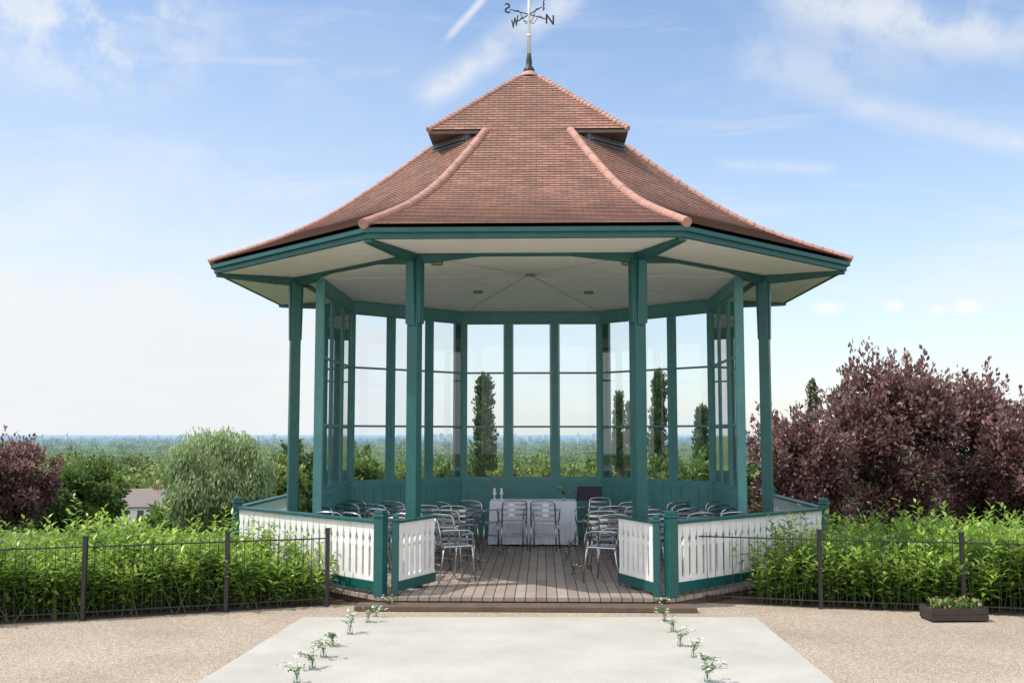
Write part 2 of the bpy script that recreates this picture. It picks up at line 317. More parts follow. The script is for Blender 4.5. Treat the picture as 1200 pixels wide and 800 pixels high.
# posts
for k in range(8):
    ph=R_(-90+22.5+45*k); front=k in (0,7)
    m=MB(); m.boxf(ph,Rp-.072,Rp+.072,-.075,.075,DZ,4.25); m.boxf(ph,Rp-.09,Rp+.09,-.092,.092,DZ,DZ+.22)
    po=m.build('post',teal,B,bevel=.01)
    m=MB(); w1=.155 if front else .105
    for sgn in (-1,1):
        pr=[(.073,3.38),(.088,3.40),(w1,4.245),(.073,4.245)]
        A=[Pf(ph,Rp+sgn*a,-.05,z) for a,z in pr]; Bq=[Pf(ph,Rp+sgn*a,.05,z) for a,z in pr]
        if sgn>0: A,Bq=Bq,A
        m.prism(A,Bq)
    if front: m.boxf(ph,Rp-.06,Rp+.06,-.105,.105,3.42,4.244)
    m.build('bracket',teal,po,bevel=.006)
    m=MB(); pr=[(-.30,4.27),(.0,4.20),(.30,4.21),(1.14,4.275),(1.14,4.314),(-.30,4.314)]
    m.prism([Pf(ph,Rp+a,.05,z) for a,z in pr],[Pf(ph,Rp+a,-.05,z) for a,z in pr]); m.build('rafter',teal,po)
for k in range(8):
    L=Rp*S8; a=Rp*C8; m=MB(); pr=[(-L,4.316),(L,4.316),(L,4.20),(L-.16,4.205),(L-.85,4.285),(-L+.85,4.285),(-L+.16,4.205),(-L,4.20)]
    m.prism([Pf(PH[k],a-.04,u,z) for u,z in pr],[Pf(PH[k],a+.04,u,z) for u,z in pr]); m.build('ring_beam',teal,B)
# glazed screens
a=Rs*C8; L=Rs*S8; q=.018
for k in (2,3,4,5,6):
    ph=PH[k]; m=MB()
    m.boxf(ph,a-.02,a+.02,-L,L,DZ,1.13)
    m.boxf(ph,a-.035,a+.035,-L,L,1.12,1.20); m.boxf(ph,a-.03,a+.03,-L,L,DZ+.002,DZ+.16)
    for i in range(13):
        u=-L+.1+i*(2*L-.2)/12; m.boxf(ph,a-.030,a-.018,u-.012,u+.012,DZ+.16,1.12)
    m.build('dado_panel',teal2,B)
    m=MB(); m.boxf(ph,a-.035,a+.035,-L,L,4.12,4.318); m.build('header',teal2,B)
    for u0,u1 in ((-L+.002,-1.235),(-.507,-.363),(.363,.507),(1.235,L-.002)):
        m=MB(); m.boxf(ph,a-q,a+q,u0,u1,1.202,4.118); 
        if abs(u0)<1: m.boxf(ph,a-.026,a+.026,(u0+u1)/2-.012,(u0+u1)/2+.012,1.202,4.118)
        m.build('stile',teal2,B)
    for uc in (-.87,0,.87):
        m=MB(); w=.361
        for u0,u1,z0,z1 in ((-w,-w+.02,1.202,4.118),(w-.02,w,1.202,4.118),(-w+.02,w-.02,1.202,1.235),(-w+.02,w-.02,4.085,4.118),(-w+.02,w-.02,2.145,2.18),(-w+.02,w-.02,3.15,3.185)):
            m.boxf(ph,a-.014,a+.014,uc+u0,uc+u1,z0,z1)
        f=m.build('window',teal2,B)
        m=MB(); 
        for z0,z1 in ((1.235,2.145),(2.18,3.15),(3.185,4.085)): m.add([Pf(ph,a,uc-w+.02,z0),Pf(ph,a,uc+w-.02,z0),Pf(ph,a,uc+w-.02,z1),Pf(ph,a,uc-w+.02,z1)],[(0,1,2,3)])
        m.build('pane',pane,f)
for k,sg in ((2,-1),(6,1)):
    m=MB(); m.boxf(PH[k],a-.065,a+.065,sg*L-.01 if sg>0 else -L-.07,sg*L+.07 if sg>0 else -L+.01,DZ,4.316); m.build('end_post',teal2,B,bevel=.006)
for k in (2,3,4,5):
    ph=R_(-90+22.5+45*k); m=MB(); m.boxf(ph,Rs-.05,Rs+.02,-.045,.045,DZ,4.314); m.build('corner_post',teal2,B)
# balustrades
def pickets(m,fr0,fr1,z0=.16,z1=.82,pitch=.135,th=.011):
    A=Vector((fr0[0],fr0[1],0)); Bv=Vector((fr1[0],fr1[1],0)); d=(Bv-A); L=d.length; d.normalize(); n=Vector((-d.y,d.x,0))
    k=max(1,round(L/pitch)); w=L/k; h=w/2-.003
    for i in range(k):
        c=A+d*(w*(i+.5))
        hh=[(h,z0),(h,z0+.035),(h-.018,z0+.07),(h-.018,z1-.27),(h-.006,z1-.245),(h-.006,z1-.23),(h-.026,z1-.165),(h-.006,z1-.10),(h-.006,z1-.085),(h,z1-.05),(h,z1)]
        pts=hh+[(-u,z) for u,z in hh[::-1]]
        m.prism([tuple(c+d*u-n*th+Vector((0,0,z+DZ))) for u,z in pts],[tuple(c+d*u+n*th+Vector((0,0,z+DZ))) for u,z in pts])
def barline(m,p,q,w,z0,z1,e=0):
    A=Vector((p[0],p[1],0)); Bv=Vector((q[0],q[1],0)); d=(Bv-A).normalized(); n=Vector((-d.y,d.x,0))*w/2; A=A-d*e; Bv=Bv+d*e
    m.hexa([tuple(x+Vector((0,0,z))) for z in (z0+DZ,z1+DZ) for x in (A-n,Bv-n,Bv+n,A+n)])
def newel(x,y,rz,w=.125,h=1.0,name='newel_post'):
    m=MB(); m.box((x,y,DZ+(h-.08)/2),(w,w,h-.08),rz); m.box((x,y,DZ+h-.065),(w+.03,w+.03,.03),rz); m.box((x,y,DZ+h-.025),(w-.01,w-.01,.05),rz)
    return m.build(name,teal,B,bevel=.008)
bv=[(Rb*math.cos(R_(-90+22.5+45*k)),Rb*math.sin(R_(-90+22.5+45*k))) for k in range(8)]
def balus(p,q):
    pv=Vector((*p,0)); qv=Vector((*q,0)); d=(qv-pv).normalized(); p2=pv+d*.07; q2=qv-d*.07
    m=MB(); pickets(m,p2,q2); barline(m,p2,q2,.03,.822,.838); o=m.build('balustrade',white,B)
    m=MB(); barline(m,p2,q2,.11,.840,.878); m.build('handrail',teal,o,bevel=.008)
    m=MB(); barline(m,p2,q2,.05,.045,.155); m.build('kick_board',teal,o)
for i,j in ((0,1),(1,2),(7,6),(6,5)): balus(bv[i],bv[j])
for i in (0,1,2,7,6,5): newel(bv[i][0],bv[i][1],R_(22.5+45*i))
for sg in (-1,1):
    hx=sg*(abs(bv[0][0])-.17); p=(hx,-4.10); q_=(sg*1.17,-3.20)
    newel(p[0],p[1],0,.08,.95,'gate_post')
    pv=Vector((*p,0)); qv=Vector((*q_,0)); d=(qv-pv).normalized(); p2=pv+d*.05
    m=MB(); pickets(m,p2,qv); barline(m,p2,qv,.03,.822,.838); o=m.build('gate',white,B)
    m=MB(); barline(m,p2,qv,.07,.840,.872,.02); m.build('handrail',teal,o,bevel=.006)
    m=MB(); barline(m,p2,qv,.045,.045,.155); m.build('kick_board',teal,o)
# ---------------------------------------------------------------- weathervane
WV=empty('weathervane',(0,0,7.86),0,'wrought iron weathervane with compass letters on the peak of the tiled roof','weathervane')
m=MB(); m.lathe((0,0,0),[(.10,0),(.085,.08),(.045,.14),(.05,.2),(.03,.34),(.02,.36)],14); m.build('base',blackm,WV,smooth=True)
m=MB(); m.tube([(0,0,.34),(0,0,1.7)],[.034,.014],8); m.lathe((0,0,.62),[(.03,0),(.05,.02),(.03,.04)],12); m.build('spindle',pm('pale_metal',(.75,.75,.75)),WV,smooth=True)
zc=1.0
for ch,ang in (('S',-145),('W',125),('N',35),('E',-55)):
    d=Vector((math.cos(R_(ang)),math.sin(R_(ang)),0))
    m=MB(); m.tube([Vector((0,0,zc)),Vector((0,0,zc))+d*.36],.009,6)
    pts=[Vector((0,0,zc-.12))+d*(.02+.26*t)+Vector((0,0,.1*math.sin(t*math.pi*.5)-.05*math.sin(t*math.pi*2))) for t in np.linspace(0,1,14)]
    m.tube(pts,.006,6); arm=m.build('compass_arm',blackm,WV)
    fc=bpy.data.curves.new('letter','FONT'); fc.body=ch; fc.size=.23; fc.extrude=.006; fc.offset=.002; fc.align_x='CENTER'; fc.align_y='CENTER'
    fo=bpy.data.objects.new('tmp',fc); COL.objects.link(fo); bpy.context.view_layer.update()
    me=bpy.data.meshes.new_from_object(fo.evaluated_get(bpy.context.evaluated_depsgraph_get())); bpy.data.objects.remove(fo)
    me.materials.clear(); me.materials.append(blackm); o=bpy.data.objects.new('compass_letter',me); COL.objects.link(o); o.parent=arm
    o.location=Vector((0,0,zc))+d*.42; o.rotation_euler=(R_(90),0,R_({'S':205,'N':25,'W':-60,'E':-80}[ch]))
m=MB(); z=1.5; m.tube([(-.5,0,z),(.5,0,z)],.012,6); m.prism([(.5,-.005,z+.07),(.5,-.005,z-.07),(.66,-.005,z)],[(.5,.005,z+.07),(.5,.005,z-.07),(.66,.005,z)])
m.prism([(-.6,-.005,z+.12),(-.42,-.005,z),(-.6,-.005,z-.12),(-.5,-.005,z)],[(-.6,.005,z+.12),(-.42,.005,z),(-.6,.005,z-.12),(-.5,.005,z)]); a_=m.build('arrow',blackm,WV); 
a_.rotation_euler=(0,0,R_(35))
# ---------------------------------------------------------------- chairs
def chair_proto():
    t=empty('slatted_chair',(0,0,0))
    m=MB(); 
    for q in range(6): m.box((0,-.165+q*.068,.455),(.385,.044,.012))
    m.tube([(-.2,-.2,.45),(-.2,.2,.45),(-.17,.225,.445),(.17,.225,.445),(.2,.2,.45),(.2,-.2,.45)],.013,8); m.build('seat',alu,t)
    m=MB()
    for q in range(3):
        z=.58+q*.083; y=-.225-(z-.45)*.22
        for i in range(4):
            x0=-.19+i*.095; f=lambda x:y-.035*(1-(x/.19)**2)
            m.hexa([(x0,f(x0)-.005,z-.017),(x0+.095,f(x0+.095)-.005,z-.017),(x0+.095,f(x0+.095)+.005,z-.017),(x0,f(x0)+.005,z-.017),(x0,f(x0)-.005,z+.017),(x0+.095,f(x0+.095)-.005,z+.017),(x0+.095,f(x0+.095)+.005,z+.017),(x0,f(x0)+.005,z+.017)])
    m.build('backrest',alu,t)
    m=MB(); m.tube([(-.2,-.215,.44),(-.2,-.25,.62),(-.195,-.285,.77),(-.17,-.30,.80),(-.08,-.325,.815),(.08,-.325,.815),(.17,-.30,.80),(.195,-.285,.77),(.2,-.25,.62),(.2,-.215,.44)],.014,8); m.build('back_frame',alu,t,smooth=True)
    for sx in (-1,1):
        m=MB(); m.tube([(sx*.2,-.255,.645),(sx*.225,-.15,.665),(sx*.235,.12,.655),(sx*.225,.2,.62),(sx*.207,.215,.45)],.012,8); m.build('armrest',alu,t,smooth=True)
        m=MB(); m.tube([(sx*.2,.2,.45),(sx*.205,.215,.3),(sx*.215,.245,0)],.013,8); m.build('leg',alu,t,smooth=True)
        m=MB(); m.tube([(sx*.2,-.19,.45),(sx*.205,-.215,.3),(sx*.215,-.27,0)],.013,8); m.build('leg',alu,t,smooth=True)
    m=MB(); m.tube([(-.207,.225,.22),(.207,.225,.22)],.008,6); m.build('stretcher',alu,t)
    m=MB(); m.tube([(-.207,-.235,.22),(.207,-.235,.22)],.008,6); m.build('stretcher',alu,t)
    return t
CH=chair_proto(); cn=[0]
def chair(x,y,rz,label,group):
    o=CH if cn[0]==0 else copy_tree(CH); cn[0]+=1
    o.location=(x,y,DZ+.001); o.rotation_euler=(0,0,R_(rz)); tag(o,label,'chair',group)
GT='chairs drawn up in front of the white table'
chair(-.30,.98,9,'silver chair squarely in front of the white tablecloth, the left of the pair',GT)
chair(.24,.88,-7,'silver chair squarely in front of the white tablecloth, the right of the pair',GT)
chair(-.82,.80,-30,'silver slatted chair turned inward, just left of the pair before the white tablecloth',GT)
chair(-1.12,.25,-55,'silver slatted chair turned inward, leftmost of those near the white table',GT)
rows=['front row nearest the steps','second row from the steps','third row from the steps','fourth row from the steps','back row nearest the windows']
cols=['beside the aisle','second from the aisle','third from the aisle','beside the outer posts']
for sg,sd in ((-1,'left'),(1,'right')):
    for r in range(5):
        for c_ in range(4):
            y=-2.85+r*.80; x=sg*(1.05+c_*.57)
            if r==0 and c_>1: continue
            if r==4 and (c_<1 or (sg<0 and c_<2)): continue
            if r==0: x=sg*(.98+c_*.6)
            chair(x+random.uniform(-.09,.09),y+random.uniform(-.1,.1)+c_*.14,sg*(16+c_*5)+random.uniform(-20,20) if not(r==0 and c_==0) else sg*62,
              'silver slatted chair in the %s block, %s, %s'%(sd,rows[r],cols[c_]),'guest chairs in blocks either side of the aisle')
chair(1.04,1.15,150,'silver slatted chair facing the steps, just right of the white table',GT)
# table and cloth
tx,ty=.04,1.75
T=empty('trestle_table',(tx,ty,DZ+.001),0,'trestle table hidden under the white cloth at the back of the bandstand','table')
m=MB(); m.box((0,0,.735),(1.42,.6,.03)); m.build('tabletop',wood,T)
for sx in (-.62,.62):
    for sy in (-.22,.22):
        m=MB(); m.tube([(sx,sy,0),(sx,sy,.72)],.016,8); m.build('leg',blackm,T)
clothm=pm('white_cloth',(.80,.83,.90),(.72,.75,.83),3,.9)
m=MB(); n=160; W,H=.735,.325
def peri(t):
    P=2*(2*W+2*H); s=t*P
    for (x0,y0,x1,y1,l) in ((-W,-H,W,-H,2*W),(W,-H,W,H,2*H),(W,H,-W,H,2*W),(-W,H,-W,-H,2*H)):
        if s<=l: k=s/l; return x0+(x1-x0)*k,y0+(y1-y0)*k
        s-=l
    return -W,-H
zs=[.757,.75,.6,.4,.2,.03]
for zi,z in enumerate(zs):
    for i in range(n):
        x,y=peri(i/n); am=0 if zi<1 else .004+.035*(1-z/.75); k=1+am*(math.sin(i*.7)+.6*math.sin(i*1.63+1))+(.0 if zi==0 else .012)+(.03*(1-z/.75)); m.v.append((x*(1+(k-1)*.6),y*(1+(k-1)*1.6),z))
for zi in range(len(zs)-1):
    for i in range(n): m.f.append((zi*n+i,zi*n+(i+1)%n,(zi+1)*n+(i+1)%n,(zi+1)*n+i))
m.f.append(tuple(range(n))); cl=m.build('tablecloth',clothm,None,smooth=False); cl.location=(tx,ty,DZ); tag(cl,'long white tablecloth hanging to the deck at the back of the bandstand','tablecloth')
leafG=leafmat('posy_leaf',(.05,.10,.02),(.20,.32,.07),.5,.35); petal=pm('white_petal',(.88,.88,.84),(.8,.82,.74),30,.7); stemg=pm('stem_green',(.10,.18,.04))
# flower jars
def posy(seed,h=.26,jar_h=.08,nf=7,ex=1.0,lx=0.0,ly=0.0):
    rr=random.Random(seed); t=empty('flower_jar')
    m=MB(); m.lathe((0,0,0),[(.024,0),(.029,.006),(.029,jar_h*.65),(.017,jar_h*.85),(.019,jar_h),(.016,jar_h),(.014,jar_h*.85),(.026,jar_h*.62),(.026,.008)],14); m.build('jar',glassjar,t,smooth=True)
    ms=MB(); mf=MB(); bs=[];ds=[];us=[]
    for i in range(nf):
        a=rr.uniform(0,6.28); sp=rr.uniform(.02,.13)*ex; hh=h*rr.uniform(.5,1)
        p0=Vector((0,0,.01)); p1=Vector((.01*math.cos(a),.01*math.sin(a),jar_h)); p2=Vector((sp*math.cos(a)+lx,sp*math.sin(a)+ly,hh)); ms.tube([p0,p1,(p1+p2)/2+Vector((0,0,.02)),p2],[.002,.002,.0018,.0012],5)
        for q in range(7):
            f=rr.uniform(.2,1.05); b_=p1.lerp(p2,f); aa=rr.uniform(0,6.28); bs.append(b_); ds.append((math.cos(aa),math.sin(aa),rr.uniform(-.4,.9))); us.append((0,0,1))
        if i%2==0:
            for q in range(3):
                c0=p2+Vector((rr.uniform(-.025,.025),rr.uniform(-.025,.025),rr.uniform(-.045,.01)))
                for w in range(5):
                    aa=w*1.257+rr.random(); d=Vector((math.cos(aa),math.sin(aa),rr.uniform(-.1,.8))); s_=Vector((-math.sin(aa),math.cos(aa),0)); r_=.017
                    mf.add([c0,c0+d*r_*.6+s_*r_*.55,c0+d*r_*1.1,c0+d*r_*.6-s_*r_*.55],[(0,1,2,3)])
    ms.build('stems',stemg,t); mf.build('blossoms',petal,t)
    leafmesh('leaves',np.array(bs),np.array(ds),np.array(us),.042,.018,rng.random(len(bs)),leafG,t); return t
PR=[posy(1,.18,ex=1.1,lx=.03),posy(2,.27,nf=5),posy(3,.15,ex=1.2,ly=-.04),posy(4,.22,lx=-.04,nf=6),posy(5,.20,ex=.8,lx=.05,ly=.02,nf=5)]; used=set()
OR=['first','second','third','fourth','fifth','sixth','seventh','eighth']
def place_posy(k,loc,label,group,sc=1):
    o=PR[k] if k not in used else copy_tree(PR[k]); used.add(k); o.location=loc; o.rotation_euler=(0,0,random.uniform(0,6.28)); o.scale=(sc,)*3; tag(o,label,'flower jar',group)
Lp=[(455,712),(441,722),(431,729),(410,743),(389,757),(379,770),(366,784),(348,801)]; Rr=[(777,712),(779,727),(789,740),(797,757),(813,770),(826,783),(829,799)]
for side,P in (('left',Lp),('right',Rr)):
    for i,(px,py) in enumerate(P):
        g=gp(px,py,.02); g.z=.023 if py>727 else .01
        place_posy((i*3+2*(side=='right'))%5,g,'jar of white blossom, %s from the bandstand in the %s row on the path'%(OR[i],side),'flower jars lining the path',random.uniform(.85,1.05))
for i,(px,py,w) in enumerate(((563,668,'left, nearest the step'),(588,650,'left, farthest from the step'),(672,674,'right, nearest the step'),(664,657,'right, in the middle'),(668,643,'right, nearest the table'))):
    g=gp(px,py,DZ); g.z=DZ+.001; place_posy((i+1)%5,g,'small jar of flowers on the deck beside the aisle, %s'%w,'flower jars along the aisle on the deck',1)
t=posy(11,.22,.1,14); t.location=(.57,1.62,DZ+.759); t.name='flower_vase'; tag(t,'vase of flowers standing on right end of the white tablecloth','vase')
for i,(x,l) in enumerate(((-.63,'left'),(-.51,'right'))):
    t=empty('candle_holder',(x,1.66,DZ+.759),0,'small white candle holder on left end of the tablecloth, the %s one of two'%l,'candle holder','candle holders on the table')
    m=MB(); m.lathe((0,0,0),[(.035,0),(.035,.01),(.012,.03),(.012,.09),(.035,.11),(.035,.13)],14); m.build('stand',white,t,smooth=True); m=MB(); m.lathe((0,0,.131),[(.02,0),(.02,.07),(.004,.075)],12); m.build('candle',petal,t)
t=empty('music_stand',(1.02,1.9,DZ+.001),R_(-12),'black folding music stand right of the white table','music stand')
m=MB(); m.tube([(0,0,.1),(0,0,.75)],.01,8); m.build('pole',blackm,t)
for k in range(3):
    w=R_(90+120*k); m=MB(); m.tube([(0,0,.28),(.2*math.cos(w),.2*math.sin(w),0)],.007,6); m.build('leg',blackm,t)
m=MB(); M_=Matrix.Rotation(R_(-22),3,'X'); m.box((0,-.02,.86),(.44,.012,.26),M=M_); m.box((0,-.06,.745),(.44,.06,.01)); m.build('desk',pm('dark_purple_cloth',(.03,.02,.04)),t)
# ---------------------------------------------------------------- fences
def fence(pts,label):
    o=empty('metal_fence',(pts[0].x,pts[0].y,0),0,label,'fence','low black railings either side of bandstand')
    for p in pts:
        m=MB(); m.box((p.x,p.y,.45),(.045,.045,.90)); m.box((p.x,p.y,.91),(.055,.055,.02)); m.build('post',blackm,o,world=True)
    for a_,b_ in zip(pts[:-1],pts[1:]):
        m=MB(); a2=Vector((a_.x,a_.y,0)); b2=Vector((b_.x,b_.y,0)); L=(b2-a2).length
        for z in (.10,.80): 
            m.tube([a2+Vector((0,0,z)),b2+Vector((0,0,z))],.008,6)
        n=int(L/.095)
        for i in range(1,n): 
            p=a2.lerp(b2,i/n); m.tube([p+Vector((0,0,.05)),p+Vector((0,0,.85))],.0042,5)
        m.build('railing',blackm,o,world=True)
fence(fl,'low black metal railing in front of the laurel hedge left of the bandstand')
fence(fr_,'low black metal railing in front of the laurel hedge right of the bandstand')
# planter
g=gp(1118,727,.0); PL=empty('planter_box',(g.x,g.y,.009),R_(4),'dark wooden planter trough with small flowers in front of the right railing','planter')
m=MB(); 
for z in (.05,.115): m.box((0,-.15,z),(.62,.02,.06)); m.box((0,.15,z),(.62,.02,.06)); m.box((-.30,0,z),(.02,.28,.06)); m.box((.30,0,z),(.02,.28,.06))
for sx in (-.285,.285): 
    for sy in(-.135,.135): m.box((sx,sy,.08),(.03,.03,.16))
m.build('trough',pm('dark_wood',(.05,.035,.03),(.03,.02,.018),8,.8),PL); m=MB(); m.box((0,0,.1),(.57,.27,.05)); m.build('soil',soil,PL)
n=260; base=np.stack([rng.uniform(-.27,.27,n),rng.uniform(-.12,.12,n),rng.uniform(.12,.2,n)],1); dd=rdir(n); dd[:,2]=abs(dd[:,2])+.4
leafmesh('leaves',base,dd,np.tile([0,0,1.],(n,1)),.07,.025,rng.random(n),leafG,PL)
n=26; base=np.stack([rng.uniform(-.25,.25,n),rng.uniform(-.12,.1,n),rng.uniform(.18,.23,n)],1); leafmesh('flowers',base,rdir(n),rdir(n),.05,.045,rng.random(n),leafmat('pansy',(.5,.25,.02),(.5,.45,.4)),PL)
# ---------------------------------------------------------------- hedges
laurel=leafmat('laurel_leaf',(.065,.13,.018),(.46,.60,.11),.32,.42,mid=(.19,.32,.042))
def hedge(name,x0,x1,yf,hf,label,n=950,dmax=1.3):
    E=empty(name,((x0+x1)/2,yf((x0+x1)/2)+.6,0),0,label,'hedge','laurel hedges behind the railings')
    B_=[];D_=[];U_=[];Ls=[];To=[]; st=MB(); ph=random.uniform(0,6)
    for i in range(n):
        x=random.uniform(x0,x1); dep=random.random()**1.3*dmax; y=yf(x)+.16+dep
        if max(math.cos(p)*x+math.sin(p)*y for p in PH)<Rb*C8+.22: continue
        lump=.93+.13*math.sin(x*3.1+ph+dep*3)+.10*math.sin(x*7.7+dep*7+ph)+.06*math.sin(x*15.3+dep*5)
        H=hf(x)*lump*random.uniform(.70,1.0)*(.85 if dep<.25 else 1)*(1-.05*max(0,dep-1)); 
        if random.random()<.10: H*=random.uniform(1.12,1.32)
        lean=Vector((random.gauss(0,.30),random.gauss(-.08,.26),1)).normalized(); b0=Vector((x,y,0))
        if i%4==0: st.tube([b0-E.location,b0-E.location+lean*H],[.006,.003],4,cap=False)
        k=int(15*H/.9)+3; tn=random.uniform(-.18,.3)
        for q in range(k):
            f=.25+.75*(q/k)**.8; a=q*2.4+random.random(); up=.0+1.0*f**4+random.uniform(-.5,.5); p=b0+lean*H*f
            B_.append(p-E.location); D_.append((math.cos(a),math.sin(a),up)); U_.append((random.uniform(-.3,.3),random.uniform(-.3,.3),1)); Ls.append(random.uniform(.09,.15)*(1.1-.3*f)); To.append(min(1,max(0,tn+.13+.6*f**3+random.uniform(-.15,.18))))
    leafmesh('foliage',np.array([tuple(v) for v in B_]),np.array(D_),np.array(U_),np.array(Ls),np.array(Ls)*.42,np.array(To),laurel,E); st.build('stems',stemg,E)
def yl(P): return lambda x: float(np.interp(x,[p.x for p in P],[p.y for p in P]))
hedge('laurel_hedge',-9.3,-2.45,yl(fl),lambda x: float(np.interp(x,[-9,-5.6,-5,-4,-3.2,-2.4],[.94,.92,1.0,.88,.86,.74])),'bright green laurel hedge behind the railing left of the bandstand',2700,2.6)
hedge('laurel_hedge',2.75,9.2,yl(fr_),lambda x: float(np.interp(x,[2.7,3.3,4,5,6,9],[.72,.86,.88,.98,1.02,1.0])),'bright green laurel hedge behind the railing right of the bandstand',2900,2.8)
# ---------------------------------------------------------------- trees
def tree(name,px,top,wpx,D,label,mat,nleaf=15000,leaf=.12,kind='round',group=None,zb=None,bot=None,dep=1.0,nclump=60,cat='tree',spr=0):
    p=at(px,top,D); W=wpx/FP*D/2*1.12; zt=p.z; z0=terr(p.x,p.y) if zb is None else zb
    E=empty(name,(p.x,p.y,z0-.05),0,label,cat,group); H=zt-z0
    cb=H*(.12 if kind!='poplar' else .06) if bot is None else bot
    cz=(H+cb)/2; hz=(H-cb)/2
    m=MB(); tr=max(.05,H*.022); m.tube([(0,0,0),(W*.03,0,H*.3),(0,W*.03,H*.6),(0,0,H*.9)],[tr*1.4,tr,tr*.6,tr*.15],9)
    cl=[]
    for i in range(nclump):
        d=rdir(1)[0]; r=rng.uniform(.35,.9)**.6
        c_=np.array([d[0]*W*r*.86,d[1]*W*dep*r*.86,cz+d[2]*hz*r*.86])
        if kind=='poplar':
            f=rng.random(); rad=W*(math.sin(min(1,f*1.25+.12)*math.pi*.5)if f<.5 else (1-f)*1.9+.05)*.75; a=rng.uniform(0,6.28); c_=np.array([math.cos(a)*rad*.6,math.sin(a)*rad*.6,cb+(H-cb)*f])
        cl.append(c_)
        if i%3==0 and kind!='poplar':
            q=Vector(c_); s0=Vector((0,0,max(.15,H*.25+.3*float(rng.random())*H*.5))); m.tube([s0,(s0+q)/2+Vector((0,0,-.08*H)),q],[tr*.45,tr*.3,tr*.08],5,cap=False)
    m.build('trunk',bark,E,smooth=True)
    cl=np.array(cl); ct=rng.random(nclump)
    idx=rng.integers(0,nclump,nleaf); cr=(min(W,hz)*(.28 if kind!='willow' else .24) if kind!='poplar' else W*.5)*rng.uniform(.5,1.25,nclump)
    d=rdir(nleaf); rad=cr[idx]*rng.random(nleaf)**.45
    pos=cl[idx]+d*rad[:,None]*np.array([1,1,.8 if kind=='round' else 1.5])
    dirs=d+rdir(nleaf)*.8
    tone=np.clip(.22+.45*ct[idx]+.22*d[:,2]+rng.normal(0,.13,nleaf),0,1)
    if kind=='willow': 
        dirs=d*np.array([.4,.4,.1])+np.array([0,0,-.9])+rdir(nleaf)*.3; pos=cl[idx]+d*rad[:,None]*np.array([1.,1.,1.5]); 
    if kind=='poplar': dirs=d*.5+np.array([0,0,.9])
    lens=rng.uniform(.7,1.3,nleaf)*leaf
    if spr:
        bp=[];bd=[]
        for i in range(spr):
            d0=rdir(1)[0]; d0[2]=abs(d0[2])*.9+.1; d0/=np.linalg.norm(d0)
            s=np.array([d0[0]*W*.78,d0[1]*W*dep*.78,cz+d0[2]*hz*.76]); dr=d0*.6+np.array([0,0,.8])+rdir(1)[0]*.45; Ls=rng.uniform(.3,1.05)*min(W,hz)*.38
            k=24; f=np.linspace(0,1,k); q=s+dr*Ls*f[:,None]+rng.normal(0,.06*min(W,2),(k,3))*(1-f[:,None]*.6); bp.append(q); bd.append(dr+rdir(k)*.9)
        bp=np.concatenate(bp); bd=np.concatenate(bd); pos=np.concatenate([pos,bp]); dirs=np.concatenate([dirs,bd]); tone=np.concatenate([tone,rng.uniform(.35,1,len(bp))]); lens=np.concatenate([lens,rng.uniform(.8,1.3,len(bp))*leaf])
    keep=pos[:,2]>.05; pos,dirs,tone,lens=pos[keep],dirs[keep],tone[keep],lens[keep]
    leafmesh('crown',pos,dirs,rdir(len(pos)),lens,lens*(.55 if kind!='willow' else .28),tone,mat,E)
    return E
purple=leafmat('purple_leaf',(.045,.020,.022),(.40,.25,.215),.4,.32,mid=(.155,.070,.066))
green=leafmat('green_leaf',(.04,.085,.018),(.23,.33,.075),.5,.35)
dgreen=leafmat('dark_green_leaf',(.025,.06,.017),(.14,.22,.055),.5,.3)
willow=leafmat('willow_leaf',(.13,.20,.075),(.46,.56,.26),.55,.4)
yellowg=leafmat('yellow_green_leaf',(.08,.125,.025),(.34,.42,.10),.5,.35)
popm=leafmat('poplar_leaf',(.03,.06,.03),(.15,.23,.09),.5,.25)
GP='purple leaved trees right of the bandstand'
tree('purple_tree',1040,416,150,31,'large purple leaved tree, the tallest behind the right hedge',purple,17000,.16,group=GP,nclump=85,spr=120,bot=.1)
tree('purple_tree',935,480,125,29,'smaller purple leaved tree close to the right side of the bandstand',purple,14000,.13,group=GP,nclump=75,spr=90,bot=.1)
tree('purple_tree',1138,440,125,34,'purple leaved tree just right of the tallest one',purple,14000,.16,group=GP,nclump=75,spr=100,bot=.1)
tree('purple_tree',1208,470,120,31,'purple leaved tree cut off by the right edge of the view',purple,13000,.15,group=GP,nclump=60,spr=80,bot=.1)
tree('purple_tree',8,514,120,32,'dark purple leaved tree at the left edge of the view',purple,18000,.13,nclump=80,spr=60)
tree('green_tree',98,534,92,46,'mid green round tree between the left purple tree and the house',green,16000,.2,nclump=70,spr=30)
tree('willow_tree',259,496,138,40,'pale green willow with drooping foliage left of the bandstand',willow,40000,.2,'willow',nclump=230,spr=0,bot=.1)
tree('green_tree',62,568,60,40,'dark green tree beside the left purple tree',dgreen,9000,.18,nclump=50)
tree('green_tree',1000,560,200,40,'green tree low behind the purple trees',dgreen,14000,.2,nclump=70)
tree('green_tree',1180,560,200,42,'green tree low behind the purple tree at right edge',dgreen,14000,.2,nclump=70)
GB='trees seen behind the bandstand'
mids=[(350,517,90,60,'dark green tree directly left of the left outer post',dgreen),(330,535,50,48,'yellow green tree between the willow and the left outer post',yellowg),
 (428,520,60,70,'green tree seen through the left side windows',green),(470,538,70,85,'round green tree seen through back left windows, farther right',yellowg),(522,530,50,75,'green tree seen in the back left corner windows',green),
 (605,536,60,60,'low olive green tree behind table, left of centre window',yellowg),(640,530,60,75,'yellow green tree behind the centre back window',yellowg),(688,532,60,65,'low green tree behind the right back window',green),
 (800,526,80,62,'green tree behind the back right windows',green),(860,530,60,66,'green tree behind the right side windows',dgreen),(192,600,36,60,'small green tree beside the white house, left of the willow',green)]
